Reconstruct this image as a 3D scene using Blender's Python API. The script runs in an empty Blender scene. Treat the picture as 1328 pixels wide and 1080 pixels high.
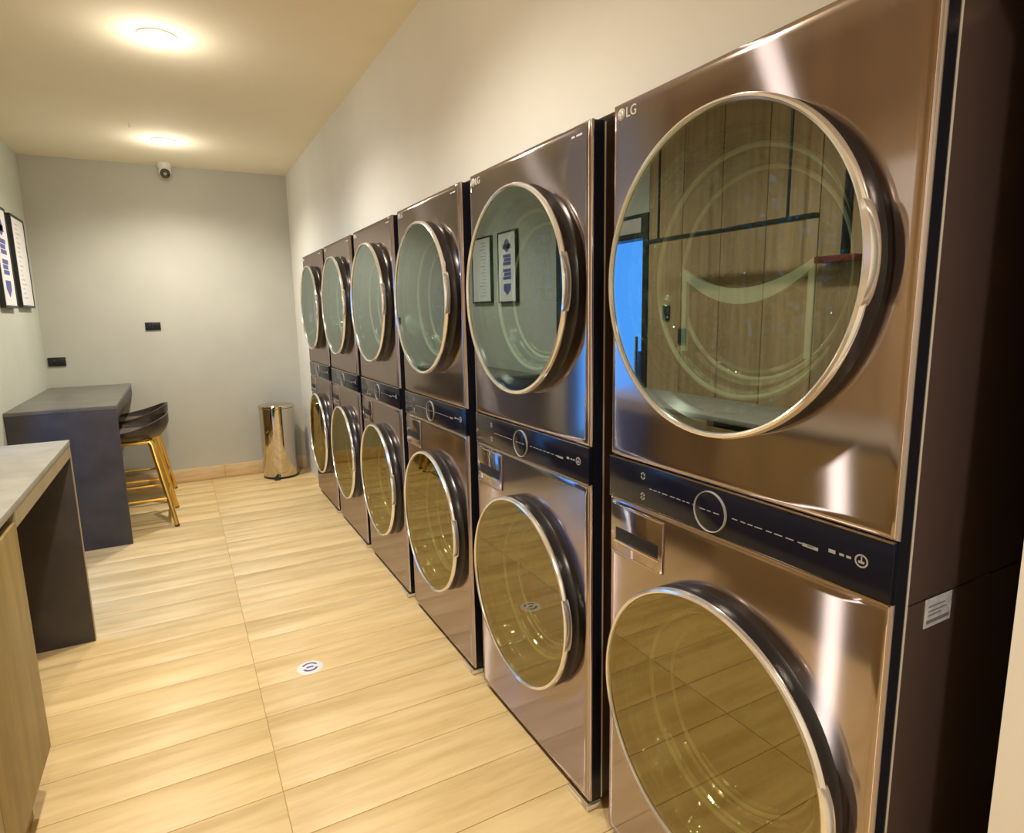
import bpy, bmesh, math, random
from math import sin, cos, pi, radians, sqrt, atan2
from mathutils import Vector, Matrix

C = bpy.context.scene.collection
SC = bpy.context.scene

# ------------------------------------------------------------------ camera
F_PX = 801.25
cam_d = bpy.data.cameras.new('camera')
cam_d.sensor_fit = 'HORIZONTAL'
cam_d.sensor_width = 36.0
cam_d.lens = F_PX / 1328 * 36.0
cam_d.clip_start = 0.02
cam = bpy.data.objects.new('camera', cam_d)
C.objects.link(cam)
yaw, pit, rol = 0.4909, -0.1666, -0.0186
d = Vector((sin(yaw) * cos(pit), cos(yaw) * cos(pit), sin(pit)))
r = Vector((cos(yaw), -sin(yaw), 0))
u = r.cross(d)
r2 = r * cos(rol) + u * sin(rol)
u2 = -r * sin(rol) + u * cos(rol)
M4 = Matrix((r2, u2, -d)).transposed().to_4x4()
M4.translation = Vector((-0.9169, -1.2045, 1.4238))
cam.matrix_world = M4
SC.camera = cam

# ------------------------------------------------------------------ world, exposure
world = bpy.data.worlds.new('world')
SC.world = world
world.use_nodes = True
bg = world.node_tree.nodes['Background']
bg.inputs[0].default_value = (0.08, 0.36, 1.0, 1)
bg.inputs[1].default_value = 3.0
SC.view_settings.view_transform = 'Standard'
SC.view_settings.look = 'None'
SC.view_settings.gamma = 1
SC.view_settings.use_curve_mapping = False
SC.view_settings.exposure = 0.14
SC.cycles.max_bounces = 14
SC.cycles.diffuse_bounces = 7
SC.cycles.glossy_bounces = 6
SC.cycles.transparent_max_bounces = 16
SC.cycles.sample_clamp_indirect = 6
SC.cycles.caustics_reflective = False

# room numbers (metres): machines' fronts on x = 0, room runs along +y
XW, XL, YF, YN, HC = 0.063, -1.849, 4.821, -2.6, 2.657
LAMP_DOWN = 104.0      # wide downward beam of each lamp
CEILING_FILL = 3.3       # added point light below each lamp, brightens the ceiling, no fixture there
LAMP_COL = (1.0, 0.92, 0.79)
LAMPS = [(-0.87, 3.98), (-0.87, 2.14), (-0.87, 0.46), (-0.87, -1.80)]

# ------------------------------------------------------------------ materials
def mat(name, col=(.5, .5, .5), rough=.5, metal=0.0, spec=.5, coat=0.0):
    m = bpy.data.materials.new(name)
    m.use_nodes = True
    b = m.node_tree.nodes['Principled BSDF']
    b.inputs['Base Color'].default_value = (*col, 1)
    b.inputs['Roughness'].default_value = rough
    b.inputs['Metallic'].default_value = metal
    b.inputs['Specular IOR Level'].default_value = spec
    b.inputs['Coat Weight'].default_value = coat
    b.inputs['Coat Roughness'].default_value = .08
    return m

def nd(m, t, **kw):
    n = m.node_tree.nodes.new(t)
    for k, v in kw.items():
        if k in n.inputs.keys() if hasattr(n.inputs, 'keys') else False:
            n.inputs[k].default_value = v
        else:
            setattr(n, k, v)
    return n

def lk(m, a, b):
    m.node_tree.links.new(a, b)

def noise_tint(m, col_a, col_b, scale=(1, 1, 1), nscale=6, detail=4, coords='Object', rnd=0.0, bump=0.0, lo=.35, hi=.65):
    b = m.node_tree.nodes['Principled BSDF']
    tc = nd(m, 'ShaderNodeTexCoord')
    mp = nd(m, 'ShaderNodeMapping')
    mp.inputs['Scale'].default_value = scale
    lk(m, tc.outputs[coords], mp.inputs['Vector'])
    if rnd:
        oi = nd(m, 'ShaderNodeObjectInfo')
        mu = nd(m, 'ShaderNodeVectorMath', operation='MULTIPLY_ADD')
        cb = nd(m, 'ShaderNodeCombineXYZ')
        for k in range(3):
            lk(m, oi.outputs['Random'], cb.inputs[k])
        mu.inputs[1].default_value = (37, 53, 71)
        lk(m, cb.outputs[0], mu.inputs[0])
        lk(m, mp.outputs[0], mu.inputs[2])
        vec = mu.outputs[0]
    else:
        vec = mp.outputs[0]
    n = nd(m, 'ShaderNodeTexNoise')
    n.inputs['Scale'].default_value = nscale
    n.inputs['Detail'].default_value = detail
    n.inputs['Roughness'].default_value = .6
    lk(m, vec, n.inputs['Vector'])
    cr = nd(m, 'ShaderNodeValToRGB')
    cr.color_ramp.elements[0].position = lo
    cr.color_ramp.elements[1].position = hi
    cr.color_ramp.elements[0].color = (*col_a, 1)
    cr.color_ramp.elements[1].color = (*col_b, 1)
    lk(m, n.outputs['Fac'], cr.inputs[0])
    out = cr.outputs[0]
    if rnd:
        hs = nd(m, 'ShaderNodeHueSaturation')
        mr = nd(m, 'ShaderNodeMapRange')
        mr.inputs['To Min'].default_value = 1 - rnd
        mr.inputs['To Max'].default_value = 1 + rnd
        lk(m, oi.outputs['Random'], mr.inputs['Value'])
        lk(m, mr.outputs[0], hs.inputs['Value'])
        lk(m, out, hs.inputs['Color'])
        out = hs.outputs[0]
    lk(m, out, b.inputs['Base Color'])
    if bump:
        bp = nd(m, 'ShaderNodeBump')
        bp.inputs['Strength'].default_value = bump
        bp.inputs['Distance'].default_value = .002
        lk(m, n.outputs['Fac'], bp.inputs['Height'])
        lk(m, bp.outputs[0], b.inputs['Normal'])
    return m

M = {}
M['wall_white'] = noise_tint(mat('cream wall paint', rough=.75, spec=.25), (.765, .76, .70), (.795, .79, .73), nscale=2)
M['wall_grey'] = noise_tint(mat('grey wall paint', rough=.75, spec=.25), (.52, .52, .465), (.56, .555, .50), nscale=2)
M['wall_left'] = noise_tint(mat('green grey wall paint', rough=.75, spec=.25), (.56, .58, .51), (.60, .615, .545), nscale=2)
M['ceiling'] = noise_tint(mat('ceiling paint', rough=.85, spec=.2), (.88, .80, .63), (.91, .83, .66), nscale=1.5)
M['plank'] = noise_tint(mat('wood look tile', rough=.38, spec=.4), (.60, .42, .18), (.83, .63, .33), scale=(.9, 7, 1), nscale=2.0, detail=5, rnd=.05, lo=.28, hi=.6)
M['grout'] = mat('floor grout', (.54, .39, .20), .9)
M['skirting'] = noise_tint(mat('skirting tile', rough=.4, spec=.4), (.66, .47, .26), (.80, .62, .38), scale=(1.5, 1, 12), nscale=3)
M['wood_board'] = noise_tint(mat('brown wood board', rough=.45, spec=.35), (.40, .27, .13), (.62, .44, .24), scale=(14, 14, .9), nscale=2.2, detail=6, rnd=.12, lo=.3, hi=.7)
M['oak'] = noise_tint(mat('oak laminate', rough=.42, spec=.35), (.25, .175, .058), (.36, .255, .09), scale=(6, 6, .8), nscale=3, detail=5, rnd=.04)
M['stone_pale'] = noise_tint(mat('pale grey worktop', rough=.4, spec=.4), (.31, .30, .25), (.40, .385, .33), nscale=9, detail=5)
M['apron'] = noise_tint(mat('olive grey edge', rough=.45, spec=.35), (.36, .30, .18), (.43, .36, .23), nscale=7)
M['slate'] = noise_tint(mat('dark slate laminate', rough=.42, spec=.4), (.045, .039, .042), (.066, .057, .060), nscale=7, detail=5)
M['slate_top'] = noise_tint(mat('dark grey worktop', rough=.30, spec=.6), (.10, .095, .08), (.15, .14, .12), nscale=7, detail=5)
M['black'] = mat('black plastic', (.012, .012, .015), .35)
M['navy_gloss'] = mat('navy black glass', (.009, .010, .021), .14, spec=.22)
M['black_gap'] = mat('black recess', (.006, .006, .010), .6)
M['frame_black'] = mat('gloss black frame', (.010, .011, .020), .22)
M['cabinet'] = mat('dark brown cabinet paint', (.085, .058, .055), .30, spec=.5)
M['chrome'] = mat('warm chrome', (.90, .90, .90), .15, .78)
M['chrome_soft'] = mat('soft chrome trim', (.75, .70, .63), .22, 1.0)
M['steel_bin'] = mat('polished bin steel', (.62, .56, .46), .07, 1.0)
M['edge_gleam'] = mat('silver edge with painted gleam', (.80, .77, .72), .3, .2)  # pale diffuse colour stands in for the reflection along the chrome edge
M['gasket'] = mat('dark rubber', (.016, .014, .016), .25)
M['print_pale'] = mat('pale print', (.36, .36, .36), .5)
M['logo'] = mat('silver logo', (.72, .68, .64), .35)
M['print_grey'] = mat('grey print', (.20, .20, .22), .6)
M['label_paper'] = noise_tint(mat('bluish label paper', rough=.5), (.52, .56, .66), (.70, .73, .80), nscale=60, detail=2)
M['paper'] = mat('white paper', (.86, .85, .86), .6)
M['blue_ink'] = mat('dark blue ink', (.10, .115, .36), .6)
M['grey_ink'] = mat('pale grey ink', (.58, .58, .60), .6)
M['white_plastic'] = mat('white plastic', (.78, .76, .70), .35)
M['lens'] = mat('camera lens', (.02, .02, .02), .08, spec=.8)
M['gold'] = mat('gold painted metal', (.80, .49, .10), .28, .85)
M['leather'] = noise_tint(mat('dark brown leather', rough=.30, spec=.6), (.030, .022, .018), (.045, .033, .028), nscale=30)
M['leather_sheen'] = noise_tint(mat('taupe leather with painted sheen', rough=.28, spec=.7), (.13, .11, .10), (.17, .145, .135), nscale=30)  # paler than the seat to imitate light reflecting off it
M['foot_rubber'] = mat('rubber foot', (.05, .04, .03), .6)
M['red'] = mat('dark red', (.18, .02, .012), .4)
M['steel_drum'] = mat('drum steel', (.16, .16, .145), .36, 1.0)
M['drum_back'] = mat('drum lifter plastic', (.06, .06, .052), .4)
M['outside'] = mat('dark paving', (.05, .055, .07), .7)
M['plate_pale'] = mat('pale sign plate', (.62, .56, .54), .5)

def glass_mix(name, tint, gloss, fac, rough=0.0, bump=0.0, nscale=40):
    m = bpy.data.materials.new(name)
    m.use_nodes = True
    nt = m.node_tree
    nt.nodes.remove(nt.nodes['Principled BSDF'])
    out = nt.nodes['Material Output']
    tr = nd(m, 'ShaderNodeBsdfTransparent')
    tr.inputs[0].default_value = (*tint, 1)
    gl = nd(m, 'ShaderNodeBsdfGlossy')
    gl.inputs['Color'].default_value = (*gloss, 1)
    gl.inputs['Roughness'].default_value = rough
    lw = nd(m, 'ShaderNodeLayerWeight')
    lw.inputs[0].default_value = .5
    fr = nd(m, 'ShaderNodeMath', operation='POWER')
    fr.inputs[1].default_value = 4.0
    lk(m, lw.outputs['Facing'], fr.inputs[0])
    ma = nd(m, 'ShaderNodeMath', operation='ADD')
    ma.use_clamp = True
    ma.inputs[1].default_value = fac
    hf = nd(m, 'ShaderNodeMath', operation='MULTIPLY')
    hf.inputs[1].default_value = .22
    lk(m, fr.outputs[0], hf.inputs[0])
    lk(m, hf.outputs[0], ma.inputs[0])
    mx = nd(m, 'ShaderNodeMixShader')
    lk(m, ma.outputs[0], mx.inputs[0])
    lk(m, tr.outputs[0], mx.inputs[1])
    lk(m, gl.outputs[0], mx.inputs[2])
    lk(m, mx.outputs[0], out.inputs[0])
    if bump:
        tc = nd(m, 'ShaderNodeTexCoord')
        n = nd(m, 'ShaderNodeTexNoise')
        n.inputs['Scale'].default_value = nscale
        n.inputs['Detail'].default_value = 1
        lk(m, tc.outputs['Object'], n.inputs['Vector'])
        bp = nd(m, 'ShaderNodeBump')
        bp.inputs['Strength'].default_value = bump
        bp.inputs['Distance'].default_value = .01
        lk(m, n.outputs['Fac'], bp.inputs['Height'])
        lk(m, bp.outputs[0], gl.inputs['Normal'])
    return m

M['glass_grey'] = glass_mix('grey mirrored door glass', (.50, .57, .52), (.84, .97, .95), .32)
M['glass_olive'] = glass_mix('olive mirrored door glass', (.40, .385, .25), (.92, .80, .46), .26)
M['bowl_teal'] = glass_mix('moulded bowl glass', (.80, .90, .86), (.62, 1.0, .92), .19, .03, .9, 34)
M['bowl_ring'] = mat('pale green glass rim', (.75, .92, .70), .12, 0, .8)
M['bowl_glint'] = noise_tint(mat('teal glass with painted glints', rough=.10, metal=.75), (.30, .62, .50), (1.0, 1.0, .95), nscale=30, detail=2, bump=1.0, lo=.45, hi=.58)  # near-white specks in the colour stand in for glints
M['lint_plate'] = mat('pale green lint housing', (.75, .98, .82), .2, 0, .6)
M['pane'] = glass_mix('window pane glass', (.92, .95, .97), (1, 1, 1), .02)

def brushed(name, col, col2):
    m = bpy.data.materials.new(name)
    m.use_nodes = True
    nt = m.node_tree
    nt.nodes.remove(nt.nodes['Principled BSDF'])
    out = nt.nodes['Material Output']
    a = nd(m, 'ShaderNodeBsdfAnisotropic')
    a.inputs['Color'].default_value = (*col, 1)
    a.inputs['Roughness'].default_value = .31
    a.inputs['Anisotropy'].default_value = .93
    a.inputs['Rotation'].default_value = 0.0
    tg = nd(m, 'ShaderNodeTangent', direction_type='RADIAL', axis='Z')
    lk(m, tg.outputs[0], a.inputs['Tangent'])
    g = nd(m, 'ShaderNodeBsdfGlossy')
    g.inputs['Color'].default_value = (*col2, 1)
    g.inputs['Roughness'].default_value = .085
    mx = nd(m, 'ShaderNodeMixShader')
    mx.inputs[0].default_value = .62
    lk(m, a.outputs[0], mx.inputs[1])
    lk(m, g.outputs[0], mx.inputs[2])
    lk(m, mx.outputs[0], out.inputs[0])
    return m
M['bronze'] = brushed('brushed bronze steel', (.38, .34, .36), (.59, .51, .485))

def emit(name, col, s):
    m = bpy.data.materials.new(name)
    m.use_nodes = True
    b = m.node_tree.nodes['Principled BSDF']
    b.inputs['Base Color'].default_value = (.9, .9, .9, 1)
    b.inputs['Emission Color'].default_value = (*col, 1)
    b.inputs['Emission Strength'].default_value = s
    return m
M['lamp'] = emit('lamp diffuser', (1, .95, .84), 22)

# ------------------------------------------------------------------ mesh helpers
def new_bm():
    return bmesh.new()

def bx(bm, x0, x1, y0, y1, z0, z1, bev=0.0):
    t = bmesh.new()
    bmesh.ops.create_cube(t, size=1)
    for v in t.verts:
        v.co = Vector((x0 + (v.co.x + .5) * (x1 - x0), y0 + (v.co.y + .5) * (y1 - y0), z0 + (v.co.z + .5) * (z1 - z0)))
    if bev:
        bmesh.ops.bevel(t, geom=t.edges[:], offset=bev, segments=2, affect='EDGES', profile=.5)
    join(bm, t)
    return bm

def join(bm, t):
    vm = {}
    for v in t.verts:
        vm[v] = bm.verts.new(v.co)
    for f in t.faces:
        try:
            nf = bm.faces.new([vm[v] for v in f.verts])
            nf.smooth = f.smooth
        except ValueError:
            pass
    t.free()

def lathe(bm, prof, cx, cy, cz, axis='z', n=64, closed=False, a0=0.0, a1=2 * pi):
    """prof: (radius, along) list, revolved about the axis through (cx,cy,cz)."""
    full = abs(a1 - a0 - 2 * pi) < 1e-6
    cols = n if full else n + 1
    rings = []
    for k in range(cols):
        a = a0 + (a1 - a0) * k / n
        ring = []
        for (rr, h) in prof:
            if axis == 'z':
                p = (cx + rr * cos(a), cy + rr * sin(a), cz + h)
            else:
                p = (cx + h, cy + rr * cos(a), cz + rr * sin(a))
            ring.append(bm.verts.new(p))
        rings.append(ring)
    m = len(prof)
    for k in range(n):
        A, B = rings[k], rings[(k + 1) % cols]
        for i in range(m if closed else m - 1):
            j = (i + 1) % m
            try:
                f = bm.faces.new((A[i], B[i], B[j], A[j]))
                f.smooth = True
            except ValueError:
                pass
    if not full and closed:
        bm.faces.new(rings[0]); bm.faces.new(rings[-1][::-1])
    bmesh.ops.remove_doubles(bm, verts=bm.verts[:], dist=1e-6)
    bmesh.ops.recalc_face_normals(bm, faces=bm.faces[:])
    return bm

def tube(bm, pts, rad, n=10, cap=True):
    pts = [Vector(p) for p in pts]
    rads = rad if isinstance(rad, (list, tuple)) else [rad] * len(pts)
    rings = []
    up = None
    for i, p in enumerate(pts):
        t = (pts[min(i + 1, len(pts) - 1)] - pts[max(i - 1, 0)]).normalized()
        if up is None:
            up = Vector((0, 0, 1)) if abs(t.z) < .9 else Vector((1, 0, 0))
        s = t.cross(up).normalized()
        up = s.cross(t).normalized()
        rings.append([bm.verts.new(p + (s * cos(2 * pi * k / n) + up * sin(2 * pi * k / n)) * rads[i]) for k in range(n)])
    for i in range(len(rings) - 1):
        for k in range(n):
            f = bm.faces.new((rings[i][k], rings[i][(k + 1) % n], rings[i + 1][(k + 1) % n], rings[i + 1][k]))
            f.smooth = True
    if cap:
        bm.faces.new(rings[0][::-1]); bm.faces.new(rings[-1])
    return bm

def prism_yz(bm, pts, x0, x1):
    """polygon of (y,z) points extruded from x0 to x1"""
    a = [bm.verts.new((x0, y, z)) for y, z in pts]
    b = [bm.verts.new((x1, y, z)) for y, z in pts]
    n = len(pts)
    bm.faces.new(a); bm.faces.new(b[::-1])
    for i in range(n):
        bm.faces.new((a[i], b[i], b[(i + 1) % n], a[(i + 1) % n]))
    bmesh.ops.recalc_face_normals(bm, faces=bm.faces[:])
    return bm

def obj(name, bm, m, parent=None, loc=None, smooth_angle=35):
    me = bpy.data.meshes.new(name)
    bm.normal_update()
    if smooth_angle:
        lim = radians(smooth_angle)
        for f in bm.faces:
            f.smooth = True
        for e in bm.edges:
            if len(e.link_faces) == 2 and e.calc_face_angle(0) > lim:
                e.smooth = False
    bm.to_mesh(me)
    bm.free()
    me.materials.append(m if not isinstance(m, str) else M[m])
    o = bpy.data.objects.new(name, me)
    C.objects.link(o)
    if parent is not None:
        o.parent = parent
    if loc:
        o.location = loc
    return o

def tag(o, label, cat, group=None):
    o['label'] = label
    o['category'] = cat
    if group:
        o['group'] = group
    return o

def thing(name, label, cat, loc=(0, 0, 0), group=None, rz=0):
    o = bpy.data.objects.new(name, None)
    o.empty_display_size = .05
    C.objects.link(o)
    o.location = loc
    o.rotation_euler = (0, 0, rz)
    return tag(o, label, cat, group)

def struct(name, bm, m, parent=None):
    o = obj(name, bm, m, parent)
    if parent is None:
        o['kind'] = 'structure'
    return o

def kids(o):
    return [c for c in bpy.data.objects if c.parent == o]

def copy_tree(o, parent=None):
    c = o.copy()
    C.objects.link(c)
    if parent is not None:
        c.parent = parent
    for ch in kids(o):
        copy_tree(ch, c)
    return c

def text_bm(body, size, depth=.0008):
    """flat lettering as a mesh in the yz plane, read from -x (its left is +y)"""
    cu = bpy.data.curves.new('lettering', 'FONT')
    cu.body = body
    cu.size = size
    cu.extrude = depth
    o = bpy.data.objects.new('lettering', cu)
    C.objects.link(o)
    dg = bpy.context.evaluated_depsgraph_get()
    me = bpy.data.meshes.new_from_object(o.evaluated_get(dg))
    bm = bmesh.new()
    bm.from_mesh(me)
    for v in bm.verts:
        x, y, z = v.co
        v.co = Vector((-z, -x, y))
    bpy.data.objects.remove(o)
    bpy.data.curves.remove(cu)
    bpy.data.meshes.remove(me)
    return bm

# ------------------------------------------------------------------ the setting
b = new_bm(); bx(b, -3.9, 1.0, YN - .1, YF + .1, -.10, -.006)
floor = struct('floor', b, 'grout')
# wood-look tiles: 1.2 m long across the room, 0.2 m wide
cols = [(XL + .001, -.7645), (-.7625, .4385)]
shared = {}
k0 = int((YN - .604) / .2) - 1
for ci, (xa, xb) in enumerate(cols):
    xb_ = min(xb, XW + .30)
    for kk in range(k0, 40):
        ya, yb = .604 + .2 * kk, .604 + .2 * (kk + 1)
        if yb <= YN or ya >= YF:
            continue
        ya, yb = max(ya, YN), min(yb, YF)
        ln = round(yb - ya, 4)
        key = (ci, ln)
        w_ = xb_ - xa
        if key not in shared:
            t = new_bm(); bx(t, 0, w_, .0012, ln - .0012, -.0055, 0, .0006)
            o = obj('plank', t, 'plank', floor)
            shared[key] = o.data
        else:
            o = bpy.data.objects.new('plank', shared[key]); C.objects.link(o); o.parent = floor
        o.location = (xa, ya, 0)

b = new_bm(); bx(b, XL - .12, 1.0, YN - .1, YF + .1, HC, HC + .1); struct('ceiling', b, 'ceiling')
b = new_bm(); bx(b, XL - .12, XW + .9, YF, YF + .12, 0, HC); struct('wall_far', b, 'wall_grey')
b = new_bm(); bx(b, XL - .12, XW + .9, YN - .12, YN, 0, HC); struct('wall_near', b, 'wall_white')
# left wall: grey part beyond the doorway, lintel, and the part behind the boards
b = new_bm(); bx(b, XL - .12, XL, 3.02, YF, 0, HC); bx(b, XL - .12, XL, 1.94, 3.02, 2.03, HC); bx(b, XL - .12, XL - .015, YN, 1.94, 0, HC)
struct('wall_left', b, 'wall_left')
# right wall with the recess that holds the machines
NY0, NY1, NZ = -.83, 3.955, 1.897
b = new_bm()
bx(b, XW + .80, XW + .92, NY0, NY1, 0, HC)
struct('wall_recess', b, 'wall_white')
for q in ((XW, XW + .12, NY0, NY1, NZ, HC), (XW, XW + .92, NY1, YF, 0, HC), (XW, XW + .92, YN, NY0, 0, HC)):
    b = new_bm(); bx(b, *q); struct('wall_right', b, 'wall_white')
b = new_bm(); bx(b, XW + .12, XW + .80, NY0, NY1, NZ, NZ + .08); struct('trim_2', b, 'wall_white')
# skirting tiles on the far wall
b = new_bm(); bx(b, XL, XW, YF - .010, YF - .0005, 0, .004)
bf = struct('baseboard_far', b, 'grout')
x = XL
while x < XW - .01:
    xe = min(x + .60, XW)
    t = new_bm(); bx(t, x + .001, xe - .001, YF - .013, YF - .0005, .003, .118, .001)
    obj('skirting_tile', t, 'skirting', bf)
    x = xe
# brown boards on the near part of the left wall
b = new_bm(); bx(b, XL - .014, XL - .010, YN, 1.94, 0, HC); bw = struct('trim_1', b, 'black_gap')
y = 1.94
while y > YN + .01:
    y0 = max(y - .298, YN)
    t = new_bm(); bx(t, XL - .010, XL, y0 + .003, y - .003, 0.002, HC - .002, .002)
    obj('wood_board', t, 'wood_board', bw)
    y = y0
# doorway between the two worktops: dark frame, glass leaf, transom with a pale plate
dr = new_bm()
bx(dr, XL - .10, XL + .01, 1.94, 1.985, 0, 2.03); bx(dr, XL - .10, XL + .01, 2.965, 3.02, 0, 2.03); bx(dr, XL - .10, XL + .01, 1.985, 2.965, 1.88, 2.03)
door = struct('door_1', dr, 'black')
t = new_bm(); bx(t, XL - .055, XL - .047, 1.985, 2.965, .01, 1.88); obj('pane', t, 'pane', door)
t = new_bm(); bx(t, XL + .010, XL + .016, 2.00, 2.22, 1.915, 2.005, .002); obj('sign_plate', t, 'plate_pale', door)
t = new_bm(); tube(t, [(XL - .03, 2.08, .95), (XL - .03, 2.08, 1.25)], .012); obj('handle', t, 'chrome_soft', door)
# outside the doorway
b = new_bm(); bx(b, -3.95, -3.85, 1.0, 4.5, -.1, .95); struct('wall_outside', b, 'outside')

# ------------------------------------------------------------------ ceiling lamps
lamp_labels = ['recessed round ceiling light nearest the far wall, in front of the dome camera',
               'recessed round ceiling light second from the far wall',
               'recessed round ceiling light above the nearest laundry tower',
               'recessed round ceiling light behind the camera']
for (lx, ly), lab in zip(LAMPS, lamp_labels):
    t = thing('ceiling_light', lab, 'light', (lx, ly, HC), 'recessed ceiling lights')
    b = new_bm(); lathe(b, [(.060, -.002), (.062, -.008), (.072, -.010), (.080, -.006), (.082, 0), (.060, 0)], 0, 0, 0, n=40, closed=True)
    obj('trim_ring', b, 'white_plastic', t)
    b = new_bm(); lathe(b, [(0, -.026), (.025, -.024), (.045, -.017), (.0595, -.006), (.0595, -.0005), (0, -.0005)], 0, 0, 0, n=40)
    obj('diffuser', b, 'lamp', t)
    for kind, power, drop in (('SPOT', LAMP_DOWN, -.070), ('POINT', CEILING_FILL, -.150)):  # spot is the lamp's beam, the point is an added ceiling fill
        ld = bpy.data.lights.new('lamp', kind)
        ld.energy = power
        ld.color = LAMP_COL
        if kind == 'SPOT':
            ld.spot_size = radians(150)
            ld.spot_blend = 1.0
        ld.shadow_soft_size = .045
        lo = bpy.data.objects.new('lamp', ld)
        C.objects.link(lo)
        lo.parent = t
        lo.location = (0, 0, drop)

# ------------------------------------------------------------------ laundry towers
W, H, ZU, ZL, PITCH = .6996, 1.88, 1.4844, .544, .7865
YC = -W / 2

def panel(bm, z0, z1, zc, rh):
    """front sheet with a round porthole, edges rolled back"""
    N = 96
    hw = W / 2
    def outer(inset):
        pts = []
        for k in range(N):
            a = 2 * pi * k / N
            ca, sa = cos(a), sin(a)
            tt = []
            if abs(ca) > 1e-9:
                tt.append(((hw - inset) if ca > 0 else -(hw - inset)) / ca)
            if abs(sa) > 1e-9:
                tt.append(((z1 - inset - zc) if sa > 0 else (z0 + inset - zc)) / sa)
            q = min(tt)
            pts.append((YC + ca * q, zc + sa * q))
        # snap the nearest samples on to the corners
        for cy in (YC - hw + inset, YC + hw - inset):
            for cz in (z0 + inset, z1 - inset):
                i = min(range(N), key=lambda j: (pts[j][0] - cy) ** 2 + (pts[j][1] - cz) ** 2)
                pts[i] = (cy, cz)
        return pts
    loops = []
    loops.append([(0.03, YC + rh * cos(2 * pi * k / N), zc + rh * sin(2 * pi * k / N)) for k in range(N)])
    loops.append([(0.0, YC + rh * cos(2 * pi * k / N), zc + rh * sin(2 * pi * k / N)) for k in range(N)])
    for inset, xx in ((.022, 0.0), (.012, 0.0), (.006, .0016), (.002, .005), (0.0, .012)):
        loops.append([(xx, yy, zz) for yy, zz in outer(inset)])
    rings = [[bm.verts.new(p) for p in L] for L in loops]
    for A, B in zip(rings[:-1], rings[1:]):
        for k in range(N):
            try:
                bm.faces.new((A[k], A[(k + 1) % N], B[(k + 1) % N], B[k]))
            except ValueError:
                pass
    bmesh.ops.recalc_face_normals(bm, faces=bm.faces[:])
    return bm

def shell(bm, x0, x1, ins, th, z0, z1):
    """four-sided ring running back from x0 to x1, one closed surface"""
    out = [(-W + ins, z0), (-ins, z0), (-ins, z1), (-W + ins, z1)]
    inn = [(-W + ins + th, z0 + th), (-ins - th, z0 + th), (-ins - th, z1 - th), (-W + ins + th, z1 - th)]
    V = [[bm.verts.new((xx, y, z)) for y, z in L] for L in (out, inn) for xx in (x0, x1)]
    oa, ob, ia, ib = V
    for k in range(4):
        j = (k + 1) % 4
        bm.faces.new((oa[k], oa[j], ob[j], ob[k])); bm.faces.new((ia[k], ib[k], ib[j], ia[j]))
        bm.faces.new((oa[k], ia[k], ia[j], oa[j])); bm.faces.new((ob[k], ob[j], ib[j], ib[k]))
    bmesh.ops.recalc_face_normals(bm, faces=bm.faces[:])
    return bm

def open_box(bm, x0, x1, y0, y1, z0, z1, th):
    """box open towards -x with walls of thickness th"""
    def ring(x, i):
        return [bm.verts.new((x, y, z)) for y, z in ((y0 + i, z0 + i), (y1 - i, z0 + i), (y1 - i, z1 - i), (y0 + i, z1 - i))]
    a, b_, c, d_ = ring(x1, 0), ring(x0, 0), ring(x0, th), ring(x1 - th, th)
    for A, B in ((a, b_), (b_, c), (c, d_)):
        for k in range(4):
            bm.faces.new((A[k], A[(k + 1) % 4], B[(k + 1) % 4], B[k]))
    bm.faces.new(a); bm.faces.new(d_[::-1])
    bmesh.ops.recalc_face_normals(bm, faces=bm.faces[:])
    return bm

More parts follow.
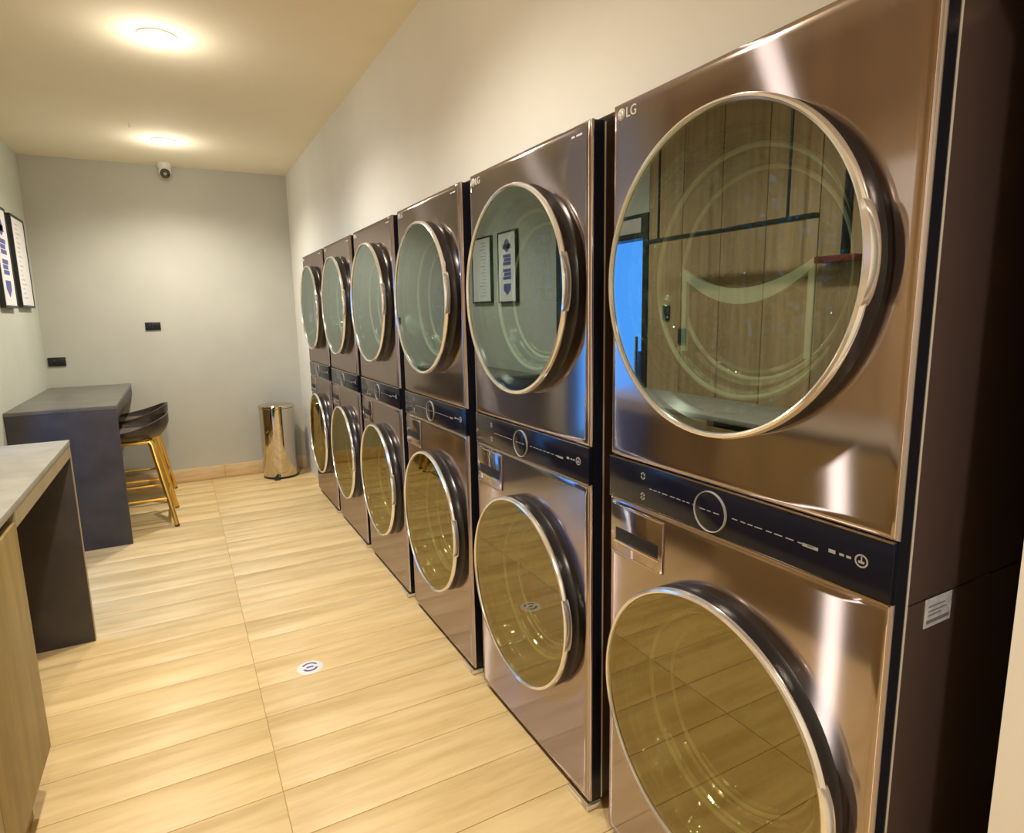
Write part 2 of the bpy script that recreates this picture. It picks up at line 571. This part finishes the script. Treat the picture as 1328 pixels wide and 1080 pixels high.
def make_door(root, name, zc, glass):
    bm = new_bm()
    lathe(bm, [(.292, -.040), (.2935, -.045), (.297, -.047), (.301, -.045), (.304, -.039), (.3045, -.035), (.302, -.031), (.298, -.029), (.292, -.029)],
          0, YC, zc, 'x', 128, closed=True)
    dd = obj(name, bm, 'chrome', root)
    bm = new_bm()
    lathe(bm, [(.280, -.0292), (.2965, -.0292), (.2975, -.010), (.3030, 0.0), (.262, 0.0), (.262, -.014)], 0, YC, zc, 'x', 96, closed=True)
    obj('door_gasket', bm, 'gasket', dd)
    bm = new_bm()
    vs = [bm.verts.new((-.040, YC + .2925 * cos(2 * pi * k / 128), zc + .2925 * sin(2 * pi * k / 128))) for k in range(128)]
    bm.faces.new(vs)
    obj('door_glass', bm, glass, dd)
    bm = new_bm()
    lathe(bm, [(.262, -.02), (.245, .01), (.240, .05), (.222, .075), (.17, .098), (.09, .108), (0, .110)], 0, YC, zc, 'x', 72)
    obj('door_bowl', bm, 'bowl_teal', dd)
    for rr, hh, q in ((.240, .045, .006), (.205, .083, .005)):
        bm = new_bm()
        lathe(bm, [(rr - q + q * cos(2 * pi * k / 8), hh + q * sin(2 * pi * k / 8)) for k in range(8)], 0, YC, zc, 'x', 72, closed=True)
        obj('bowl_rim', bm, 'bowl_ring', dd)
    for rr, hh, q, a0, a1 in ((.231, .060, .006, 3.75, 5.6), (.214, .078, .006, 3.9, 5.45), (.190, .092, .005, 4.0, 5.25)):  # added arcs imitating glints low in the bowl
        bm = new_bm()
        lathe(bm, [(rr - q + q * cos(2 * pi * k / 6), hh - .006 + q * sin(2 * pi * k / 6)) for k in range(6)], 0, YC, zc, 'x', 40, closed=True, a0=a0, a1=a1)
        obj('bowl_glint', bm, 'bowl_glint', dd)
    # finger grip swelling out of the rim on the near side
    bm = new_bm()
    ang = pi  # towards -y
    prof = []
    n = 20
    rings = []
    for k in range(n + 1):
        s = k / n
        a = ang - .30 + .50 * s   # zc + r sin(a): slightly more above than below
        bul = .010 * sin(pi * s) ** .6
        ring = []
        for (rr, h) in ((.298, -.048), (.303 + bul * .6, -.047 - .003 * sin(pi * s)), (.303 + bul, -.038), (.303 + bul * .8, -.029), (.298, -.027)):
            ring.append(bm.verts.new((h, YC + rr * cos(a), zc + rr * sin(a))))
        rings.append(ring)
    for A, B in zip(rings[:-1], rings[1:]):
        for i in range(4):
            bm.faces.new((A[i], A[i + 1], B[i + 1], B[i]))
        bm.faces.new((A[4], A[0], B[0], B[4]))
    bm.faces.new(rings[0]); bm.faces.new(rings[-1][::-1])
    bmesh.ops.recalc_face_normals(bm, faces=bm.faces[:])
    obj('door_handle', bm, 'chrome', dd)
    return dd

def make_tower():
    root = thing('laundry_tower', '', 'washer', (0, 0, 0), 'laundry towers in the wall recess')
    # carcass: two stacked boxes with open fronts
    ins = .004
    for nm, z0, z1 in (('washer_cabinet', .03, .955), ('dryer_cabinet', .958, H - .006)):
        bm = new_bm()
        open_box(bm, .048, .755, -W + ins, -ins, z0, z1, .004)
        obj(nm, bm, 'cabinet', root)
    bm = new_bm(); shell(bm, .010, .0445, .002, .02, .026, H - .002)
    obj('front_frame', bm, 'frame_black', root)
    bm = new_bm(); shell(bm, .0445, .049, .001, .012, .026, H - .003)
    obj('edge_trim', bm, 'edge_gleam', root)
    bm = new_bm(); bx(bm, .050, .30, -W + .0030, -W + .0040, .9555, .9580)
    obj('seam_trim', bm, 'chrome_soft', root)
    bm = new_bm(); panel(bm, 1.073, H, ZU, .262)
    obj('dryer_panel', bm, 'bronze', root)
    bm = new_bm(); panel(bm, .026, .971, ZL, .262)
    obj('washer_panel', bm, 'bronze', root)
    # control strip
    bm = new_bm(); bx(bm, -.001, .012, -W + .001, -.001, .9735, 1.0705, .0015)
    st = obj('control_strip', bm, 'navy_gloss', root)
    for z0 in (1.0705, .971):
        bm = new_bm(); bx(bm, -.002, .006, -W + .002, -.002, z0, z0 + .0025)
        obj('strip_trim', bm, 'chrome_soft', st)
    bm = new_bm(); lathe(bm, [(.0400, -.0012), (.0400, -.006), (.0418, -.007), (.0424, -.0012)], 0, -.335, 1.020, 'x', 48, closed=True)
    obj('dial_ring', bm, 'print_pale', st)
    bm = new_bm(); lathe(bm, [(0, -.005), (.037, -.005), (.0393, -.004), (.0393, -.001)], 0, -.335, 1.020, 'x', 48)
    obj('dial', bm, 'navy_gloss', st)
    rnd = random.Random(4)
    bm = new_bm()
    y = -.150
    while y > -.565:
        ln = rnd.uniform(.006, .018)
        inside = -.37 < y - ln / 2 < -.30
        if (not -.297 < y < -.290) and not (-.385 < y < -.293 and not inside):
            xo = -.0054 if inside else -.0014
            z = 1.0215
            bx(bm, xo, xo + .0004, y - ln, y, z - .0009, z + .0009)
        y -= ln + rnd.uniform(.004, .009)
    bx(bm, -.0014, -.001, -.575, -.545, 1.018, 1.0235)
    for zz in (1.048, 1.041, 1.000, .992):        # two small icons at the left end
        bx(bm, -.0014, -.001, -.134, -.120, zz, zz + .0045)
        bx(bm, -.0014, -.001, -.130, -.124, zz - .0025, zz + .007)
    for yy, s in ((-.600, .006), (-.617, .004), (-.629, .004)):
        bx(bm, -.0014, -.001, yy - s, yy + s, 1.0265 - s * .5, 1.0265 + s * .5)
    lathe(bm, [(.0085, -.001), (.0085, -.0014), (.011, -.0014), (.011, -.001)], 0, -.650, 1.0275, 'x', 24, closed=True)
    bx(bm, -.0014, -.001, -.651, -.649, 1.0275, 1.0375)
    bx(bm, -.0014, -.001, -.655, -.645, 1.0235, 1.0275)
    obj('printed_marks', bm, 'print_pale', st)['kind'] = 'stuff'
    # detergent drawer
    bm = new_bm(); bx(bm, -.004, .012, -.200, -.012, .832, .956, .002)
    dw = obj('detergent_drawer', bm, 'bronze', root)
    bm = new_bm(); bx(bm, -.0046, .002, -.186, -.032, .866, .898, .001)
    obj('handle_slot', bm, 'black_gap', dw)
    for q in ((-.007, -.003, -.190, -.028, .8595, .8660), (-.0055, -.003, -.199, -.06, .9515, .9545), (-.0050, -.003, -.199, -.013, .832, .8345)):
        bm = new_bm(); bx(bm, *q, .0006)
        obj('drawer_trim', bm, 'chrome_soft', dw)
    # doors and drums
    make_door(root, 'dryer_door', ZU, 'glass_grey')
    make_door(root, 'washer_door', ZL, 'glass_olive')
    for zc in (ZU, ZL):
        bm = new_bm(); lathe(bm, [(.262, .02), (.262, .50), (0, .50)], 0, YC, zc, 'x', 48)
        # three lifter fins
        dm = obj('drum', bm, 'steel_drum', root)
        for k in range(3):
            bm = new_bm()
            a = pi / 2 + 2 * pi * k / 3
            t = bmesh.new(); bx(t, .12, .46, -.022, .022, -.262, -.205, .01)
            bmesh.ops.rotate(t, verts=t.verts[:], cent=(0, 0, 0), matrix=Matrix.Rotation(a, 3, 'X'))
            bmesh.ops.translate(t, verts=t.verts[:], vec=(0, YC, zc))
            join(bm, t)
            obj('drum_lifter', bm, 'drum_back', dm)
    # logo: disc with a ring and bar, then the two letters
    bm = new_bm()
    lathe(bm, [(0, 0), (.0125, 0), (.0125, -.001), (0, -.001)], 0, -.033, 1.853, 'x', 28)
    t = text_bm('LG', .030)
    bmesh.ops.translate(t, verts=t.verts[:], vec=(-.0008, -.049, 1.8425)); join(bm, t)
    lg = obj('logo', bm, 'logo', root, smooth_angle=0)
    lg['kind'] = 'stuff'
    bm = new_bm()
    lathe(bm, [(.0085, -.0010), (.0085, -.0014), (.0098, -.0014), (.0098, -.0010)], 0, -.033, 1.853, 'x', 28, closed=True, a0=pi / 2, a1=2 * pi)
    bx(bm, -.0014, -.0010, -.0338, -.0325, 1.848, 1.859); bx(bm, -.0014, -.0010, -.0375, -.0325, 1.8475, 1.849)
    lathe(bm, [(0, -.0010), (.0016, -.0010), (.0016, -.0014), (0, -.0014)], 0, -.0290, 1.857, 'x', 10)
    obj('logo_face', bm, 'print_grey', lg)['kind'] = 'stuff'
    bm = new_bm()
    for yy, l in ((-.628, .014), (-.646, .008), (-.658, .018)):
        bx(bm, -.0010, -.0002, yy - l / 2, yy + l / 2, 1.8490, 1.8535)
    obj('badge_print', bm, 'logo', root)['kind'] = 'stuff'
    # bright bracket at the foot of the near front corner, and feet
    bm = new_bm(); bx(bm, -.006, .04, -W - .003, -W + .003, .003, .017); bx(bm, -.006, -.001, -W + .003, -W + .10, .003, .017); bmesh.ops.remove_doubles(bm, verts=bm.verts[:], dist=1e-5)
    obj('foot_bracket', bm, 'chrome', root)
    for fx in (.09, .70):
        for fy in (-W + .06, -.06):
            bm = new_bm(); lathe(bm, [(0, 0), (.022, 0), (.022, .012), (.010, .016), (.010, .031), (0, .031)], fx, fy, 0, n=16)
            obj('foot', bm, 'foot_rubber', root)
    bm = new_bm(); bx(bm, .02, .75, -W + .02, -.02, .012, .026); obj('plinth_tray', bm, 'black', root)
    return root

tower = make_tower()
tl = ['nearest bronze laundry tower with a white paper label on its dark side',
      'second bronze laundry tower from the camera, its upper glass mirroring the framed posters',
      'third bronze laundry tower from the camera, between the second and the fourth',
      'fourth bronze laundry tower from the camera, fourth stack along the recess',
      'fifth bronze laundry tower from the camera, next to the farthest one',
      'farthest bronze laundry tower, at the end of the row beside the steel bin']
for i in range(1, 6):
    c = copy_tree(tower)
    c.location = (0, PITCH * i, 0)
    c['label'] = tl[i]
tower['label'] = tl[0]
# only on the nearest one: paper label on the side, lint housing seen through the upper glass
bm = new_bm(); bx(bm, .104, .180, -W + .0025, -W + .0038, .905, .955)
lb = obj('side_label', bm, 'label_paper', tower)
lb['label'] = 'small bluish white paper label'
bm = new_bm(); bx(bm, .109, .175, -W + .0018, -W + .0026, .912, .918); bx(bm, .112, .15, -W + .0018, -W + .0026, .925, .927); bx(bm, .112, .165, -W + .0018, -W + .0026, .932, .934); bx(bm, .112, .16, -W + .0018, -W + .0026, .940, .942)
obj('label_print', bm, 'print_grey', lb)['kind'] = 'stuff'
dd = [c for c in kids(tower) if c.name.startswith('dryer_door')][0]
pts_t, pts_b = [], []
for k in range(25):
    s = -1 + 2 * k / 24
    yy = YC + .155 * s
    pts_t.append((yy, 1.462 + .045 * s * s))
    pts_b.append((yy, 1.432 + .060 * s * s))
bm = new_bm(); prism_yz(bm, pts_t + pts_b[::-1], .040, .050)
for s in (-1, 1):
    bx(bm, .041, .049, YC + s * .150 - .006, YC + s * .150 + .006, 1.335, 1.495)
obj('lint_housing', bm, 'lint_plate', dd)

# black hose clipped up in the gap beside the nearest tower
t = thing('drain_hose', 'black hose with a silver clip in the gap beside the nearest tower', 'hose', (.25, -.765, 1.70))
bm = new_bm()
path = []
for k in range(25):
    s = k / 24
    path.append((.03 + .16 * sin(s * 1.5) - .02, .0, .16 - .95 * s ** 1.6 + .02))
tube(bm, path, .030, 14)
obj('hose', bm, 'black', t)
bm = new_bm(); bx(bm, -.085, -.045, -.035, .035, .135, .160, .004); obj('clip', bm, 'chrome_soft', t)

# ------------------------------------------------------------------ near worktop unit
NX = -1.366
t = thing('worktop_counter', 'pale grey worktop on an oak cabinet with dark end panel, nearest on left', 'counter', (0, 0, 0))
bm = new_bm(); bx(bm, XL + .002, NX, -1.1, 1.990, .897, .920, .002); obj('worktop', bm, 'stone_pale', t)
bm = new_bm(); bx(bm, NX - .022, NX - .001, .935, 1.988, .850, .8965)
obj('apron', bm, 'apron', t)
bm = new_bm(); bx(bm, XL + .003, NX - .004, 1.966, 1.988, .001, .849, .001); obj('end_panel', bm, 'slate', t)
bm = new_bm(); bx(bm, NX - .0035, NX - .001, 1.966, 1.988, .001, .849); obj('end_panel_edge', bm, 'apron', t)
bm = new_bm(); bx(bm, XL + .003, NX - .045, -1.098, .933, .165, .896); obj('cabinet_body', bm, 'black_gap', t)
bm = new_bm(); bx(bm, XL + .003, NX - .022, .9332, .9352, .165, .849); obj('cabinet_end', bm, 'oak', t)
ys = [.933, .430, -.075, -.58, -1.085]
for ya, yb in zip(ys[:-1], ys[1:]):
    bm = new_bm(); bx(bm, NX - .0215, NX - .001, yb + .002, ya - .001, .165, .868, .001)
    obj('cabinet_door', bm, 'oak', t)
bm = new_bm(); bx(bm, XL + .01, NX - .050, -1.05, .86, .001, .1645); obj('plinth', bm, 'oak', t)

# ------------------------------------------------------------------ far bar table and stools
FX = -1.290
t = thing('bar_table', 'tall dark slate bar table with panel end against the far wall', 'table', (0, 0, 0))
bm = new_bm(); bx(bm, XL + .002, FX, 3.300, YF - .016, .878, .902, .002); obj('tabletop', bm, 'slate_top', t)
bm = new_bm(); bx(bm, FX - .035, FX - .003, 3.33, YF - .016, .806, .8775, .001); obj('apron', bm, 'slate', t)
bm = new_bm(); bx(bm, XL + .003, FX - .002, 3.302, 3.330, .001, .8775, .001); obj('end_panel', bm, 'slate', t)

def make_stool():
    root = thing('bar_stool', '', 'stool', (0, 0, 0), 'bar stools at the dark table')
    # bucket seat: polar grid, inner and outer skin; back towards +x
    bm = new_bm()
    NA, = (48,)
    def rimz(a):
        c = .5 + .5 * cos(a)
        return .668 + .100 * (c ** 2.6)
    layers = []
    inner = [(.00, 0), (.30, 0), (.62, .02), (.82, .16), (.94, .55), (.99, 1.0)]
    outer = [(1.04, 1.0), (1.03, .6), (.95, .2), (.80, -.05), (.5, -.10), (0, -.10)]
    R0 = .235
    for (rr, t_) in inner + outer:
        ring = []
        for k in range(NA):
            a = 2 * pi * k / NA
            z = .650 + (rimz(a) - .650) * t_ if t_ >= 0 else .650 + t_ * .4
            if (rr, t_) in outer:
                z -= .012 if t_ < 1 else 0
            rad = R0 * rr * (1 + .03 * cos(2 * a))
            ring.append(bm.verts.new((rad * cos(a), rad * sin(a), z)))
        layers.append(ring)
    for A, B in zip(layers[:-1], layers[1:]):
        for k in range(NA):
            bm.faces.new((A[k], A[(k + 1) % NA], B[(k + 1) % NA], B[k]))
    bmesh.ops.remove_doubles(bm, verts=bm.verts[:], dist=1e-5)
    bmesh.ops.recalc_face_normals(bm, faces=bm.faces[:])
    obj('seat', bm, 'leather', root, smooth_angle=70)
    bm = new_bm(); lathe(bm, [(0, .664), (.08, .663), (.15, .660), (.175, .655), (.178, .648), (0, .648)], -.01, 0, 0, n=40)  # added disc carrying the painted sheen of the seat
    obj('seat_sheen', bm, 'leather_sheen', root, smooth_angle=60)
    bm = new_bm()
    ring = [(.13, -.13), (.13, .13), (-.13, .13), (-.13, -.13), (.13, -.13)]
    tube(bm, [(x, y, .590) for x, y in ring], .012, 8)
    obj('seat_frame', bm, 'gold', root)
    for sx in (1, -1):
        for sy in (-1, 1):
            bm = new_bm()
            tube(bm, [(sx * .115, sy * .115, .600), (sx * .135, sy * .135, .57), (sx * .235, sy * .245, .012)], [.018, .021, .015], 10)
            lg = obj('leg', bm, 'gold', root)
            bm = new_bm(); lathe(bm, [(0, 0), (.015, 0), (.015, .014), (0, .014)], sx * .236, sy * .246, 0, n=14)
            obj('rubber_foot', bm, 'foot_rubber', lg)
    f = .205
    for p, q in (((f, -f), (f, f)), ((f, f), (-f, f)), ((-f, f), (-f, -f)), ((-f, -f), (f, -f))):
        bm = new_bm(); tube(bm, [(p[0], p[1] * 1.03, .20), (q[0], q[1] * 1.03, .20)], .010, 8)
        obj('footrest', bm, 'gold', root)
    return root
s1 = make_stool()
s1.location = (-1.275, 3.785, 0)
s1['label'] = 'gold legged bar stool with brown bucket seat, nearer the camera'
s2 = copy_tree(s1)
s2.location = (-1.285, 4.405, 0)
s2['label'] = 'gold legged bar stool with brown bucket seat, nearer the far wall'

# ------------------------------------------------------------------ bin
t = thing('waste_bin', 'tall polished steel cylinder waste bin in the far corner', 'bin', (-.195, 4.62, 0))
bm = new_bm(); lathe(bm, [(0, .016), (.148, .016), (.150, .02), (.150, .625), (.146, .628), (0, .628)], 0, 0, 0, n=64); obj('body', bm, 'steel_bin', t)
bm = new_bm(); lathe(bm, [(0, .629), (.151, .629), (.154, .632), (.154, .648), (.149, .654), (.10, .664), (.05, .668), (0, .669)], 0, 0, 0, n=64); obj('lid', bm, 'steel_bin', t)
bm = new_bm(); lathe(bm, [(0, 0), (.150, 0), (.152, .003), (.152, .015), (0, .0155)], 0, 0, 0, n=48); obj('base', bm, 'black', t)
bm = new_bm(); bx(bm, -.085, -.035, -.185, -.13, .004, .014, .003); obj('pedal', bm, 'black', t)

# ------------------------------------------------------------------ posters
def poster(y0, y1, z0, z1, label, kind):
    t = thing('framed_poster', label, 'poster', (XL, (y0 + y1) / 2, z0), 'framed posters on the left wall')
    wd, ht = (y1 - y0) / 2, z1 - z0
    fw, fd = .016, .030
    for nm, a in (('frame_bar', (-wd, wd, 0, fw)), ('frame_bar', (-wd, wd, ht - fw, ht)), ('frame_bar', (-wd, -wd + fw, fw, ht - fw)), ('frame_bar', (wd - fw, wd, fw, ht - fw))):
        bm = new_bm(); bx(bm, .001, fd, *a, .001); obj(nm, bm, 'black', t)
    bm = new_bm(); bx(bm, .002, .026, -wd + fw, wd - fw, fw, ht - fw); sh = obj('sheet', bm, 'paper', t)
    rnd = random.Random(7)
    bm = new_bm()
    if kind == 'blue':
        for k in range(4):
            zc = ht * (.80 - .20 * k)
            if k == 0:
                lathe(bm, [(0, .0266), (.055, .0266), (.055, .0260), (0, .0260)], 0, 0, zc, 'x', 20)
                bx(bm, .026, .0266, -.075, .075, zc - .03, zc + .012)
            elif k == 3:
                prism_yz(bm, [(-.07, zc + .045), (.07, zc + .045), (.07, zc - .01), (0, zc - .06), (-.07, zc - .01)], .026, .0266)
            else:
                for q in range(3):
                    bx(bm, .026, .0266, -.075, .075 - .02 * (q == 1), zc - .045 + q * .033, zc - .045 + q * .033 + .028)
        obj('print', bm, 'blue_ink', sh)['kind'] = 'stuff'
    else:
        for k in range(17):
            zc = ht * (.90 - .05 * k)
            l = rnd.uniform(.05, .18)
            y_ = -.10
            bx(bm, .026, .0264, y_, y_ + l, zc, zc + .010)
        obj('print', bm, 'grey_ink', sh)['kind'] = 'stuff'
poster(4.135, 4.555, 1.520, 2.140, 'black framed white poster with faint grey lines, nearer the far wall', 'grey')
poster(3.640, 3.990, 1.510, 2.140, 'black framed white poster with dark blue blocks, farther from the far wall', 'blue')

# ------------------------------------------------------------------ sockets, dome camera, floor disc
def socket(x0, x1, z0, z1, label):
    t = thing('wall_socket', label, 'socket', ((x0 + x1) / 2, YF, (z0 + z1) / 2), 'black sockets on the far wall')
    wd, ht = (x1 - x0) / 2, (z1 - z0) / 2
    bm = new_bm(); bx(bm, -wd, wd, -.010, 0, -ht, ht, .003); obj('plate', bm, 'black', t)
    for s in (-1, 1):
        bm = new_bm(); bx(bm, s * wd * .45 - wd * .32, s * wd * .45 + wd * .32, -.012, -.009, -ht * .55, ht * .55, .001); obj('module', bm, 'frame_black', t)
socket(-1.143, -1.030, 1.333, 1.398, 'black socket plate in the middle of the far grey wall')
socket(-1.832, -1.715, 1.070, 1.140, 'black socket plate low on the far wall above the bar table')

t = thing('dome_camera', 'small white dome security camera with dark lens on the ceiling', 'camera', (-.878, 4.72, HC))
bm = new_bm(); lathe(bm, [(0, 0), (.052, 0), (.052, -.030), (.046, -.040), (0, -.040)], 0, 0, 0, n=32); obj('base', bm, 'white_plastic', t)
bm = new_bm()
bmesh.ops.create_uvsphere(bm, u_segments=28, v_segments=18, radius=.048)
bmesh.ops.translate(bm, verts=bm.verts[:], vec=(0, -.004, -.066))
ball = obj('ball', bm, 'white_plastic', t)
bm = new_bm()
lathe(bm, [(0, .004), (.012, .004), (.013, -.002), (.034, -.004), (.037, .001), (.037, .030), (0, .030)], 0, 0, 0, 'z', 28)
bmesh.ops.rotate(bm, verts=bm.verts[:], cent=(0, 0, 0), matrix=Matrix.Rotation(radians(-62), 3, 'X'))
bmesh.ops.translate(bm, verts=bm.verts[:], vec=(0, -.044, -.088))
obj('lens_ring', bm, 'lens', ball)
bm = new_bm()
bmesh.ops.create_uvsphere(bm, u_segments=16, v_segments=10, radius=.012)
bmesh.ops.translate(bm, verts=bm.verts[:], vec=(0, -.048, -.090))
obj('lens_glass', bm, 'print_pale', ball)

t = thing('ceiling_hook', 'tiny screw hook in the ceiling between the two visible lights', 'hook', (-1.06, 3.62, HC))
bm = new_bm(); tube(bm, [(0, 0, 0), (0, 0, -.010), (.006, 0, -.016), (.007, 0, -.022), (0, 0, -.027), (-.006, 0, -.022)], .0022, 6); obj('hook', bm, 'chrome_soft', t)

t = thing('floor_disc', 'round white floor sticker with blue grey emblem on the planks', 'sticker', (-.564, 1.258, 0))
bm = new_bm(); lathe(bm, [(0, .0015), (.050, .0015), (.052, .0002), (0, .0002)], 0, 0, 0, n=40); obj('disc', bm, 'paper', t)
bm = new_bm()
lathe(bm, [(.026, .0016), (.026, .0021), (.034, .0021), (.034, .0016)], 0, 0, 0, n=30, closed=True, a0=.4, a1=2.6)
lathe(bm, [(.022, .0016), (.022, .0021), (.032, .0021), (.032, .0016)], 0, 0, 0, n=30, closed=True, a0=3.5, a1=5.9)
bx(bm, -.014, .014, -.004, .006, .0016, .0021)
obj('emblem', bm, 'blue_ink', t)['kind'] = 'stuff'

# ------------------------------------------------------------------ fittings of the left wall seen mirrored in the doors
t = thing('hanging_rail', 'black clothes rail hung from the ceiling above the near worktop', 'rail', (-1.62, 1.14, 1.80))
bm = new_bm(); bx(bm, -.018, .018, -.55, .55, 0, .022, .003); obj('rail', bm, 'black', t)
for yy in (.45, -.40):
    bm = new_bm(); tube(bm, [(0, yy, .02), (0, yy, HC - 1.80)], .007, 8); obj('rod', bm, 'black', t)
t = thing('wall_bracket', 'black upright with a dark red shelf on the board wall', 'shelf', (XL, .60, 1.62))
bm = new_bm(); bx(bm, .001, .02, -.018, .018, .03, .40, .002); obj('upright', bm, 'black', t)
bm = new_bm(); bx(bm, .001, .10, -.10, .09, 0, .028, .002); obj('ledge', bm, 'red', t)
t = thing('notice_board', 'pale notice sheet on the board wall above the near worktop', 'notice', (XL, .30, 1.655))
bm = new_bm(); bx(bm, .001, .008, -.19, .19, 0, .38, .001); obj('sheet', bm, 'paper', t)
for yy, zz, lab in ((1.76, 1.36, 'small black socket plate on the board wall by the doorway'), (1.62, 1.22, 'small black switch plate on the board wall above the worktop')):
    t = thing('wall_switch', lab, 'switch', (XL, yy, zz))
    bm = new_bm(); bx(bm, .001, .010, -.03, .03, 0, .09, .002); obj('plate', bm, 'black', t)
    bm = new_bm(); bx(bm, .009, .013, -.014, .014, .03, .06, .001); obj('rocker', bm, 'frame_black', t)
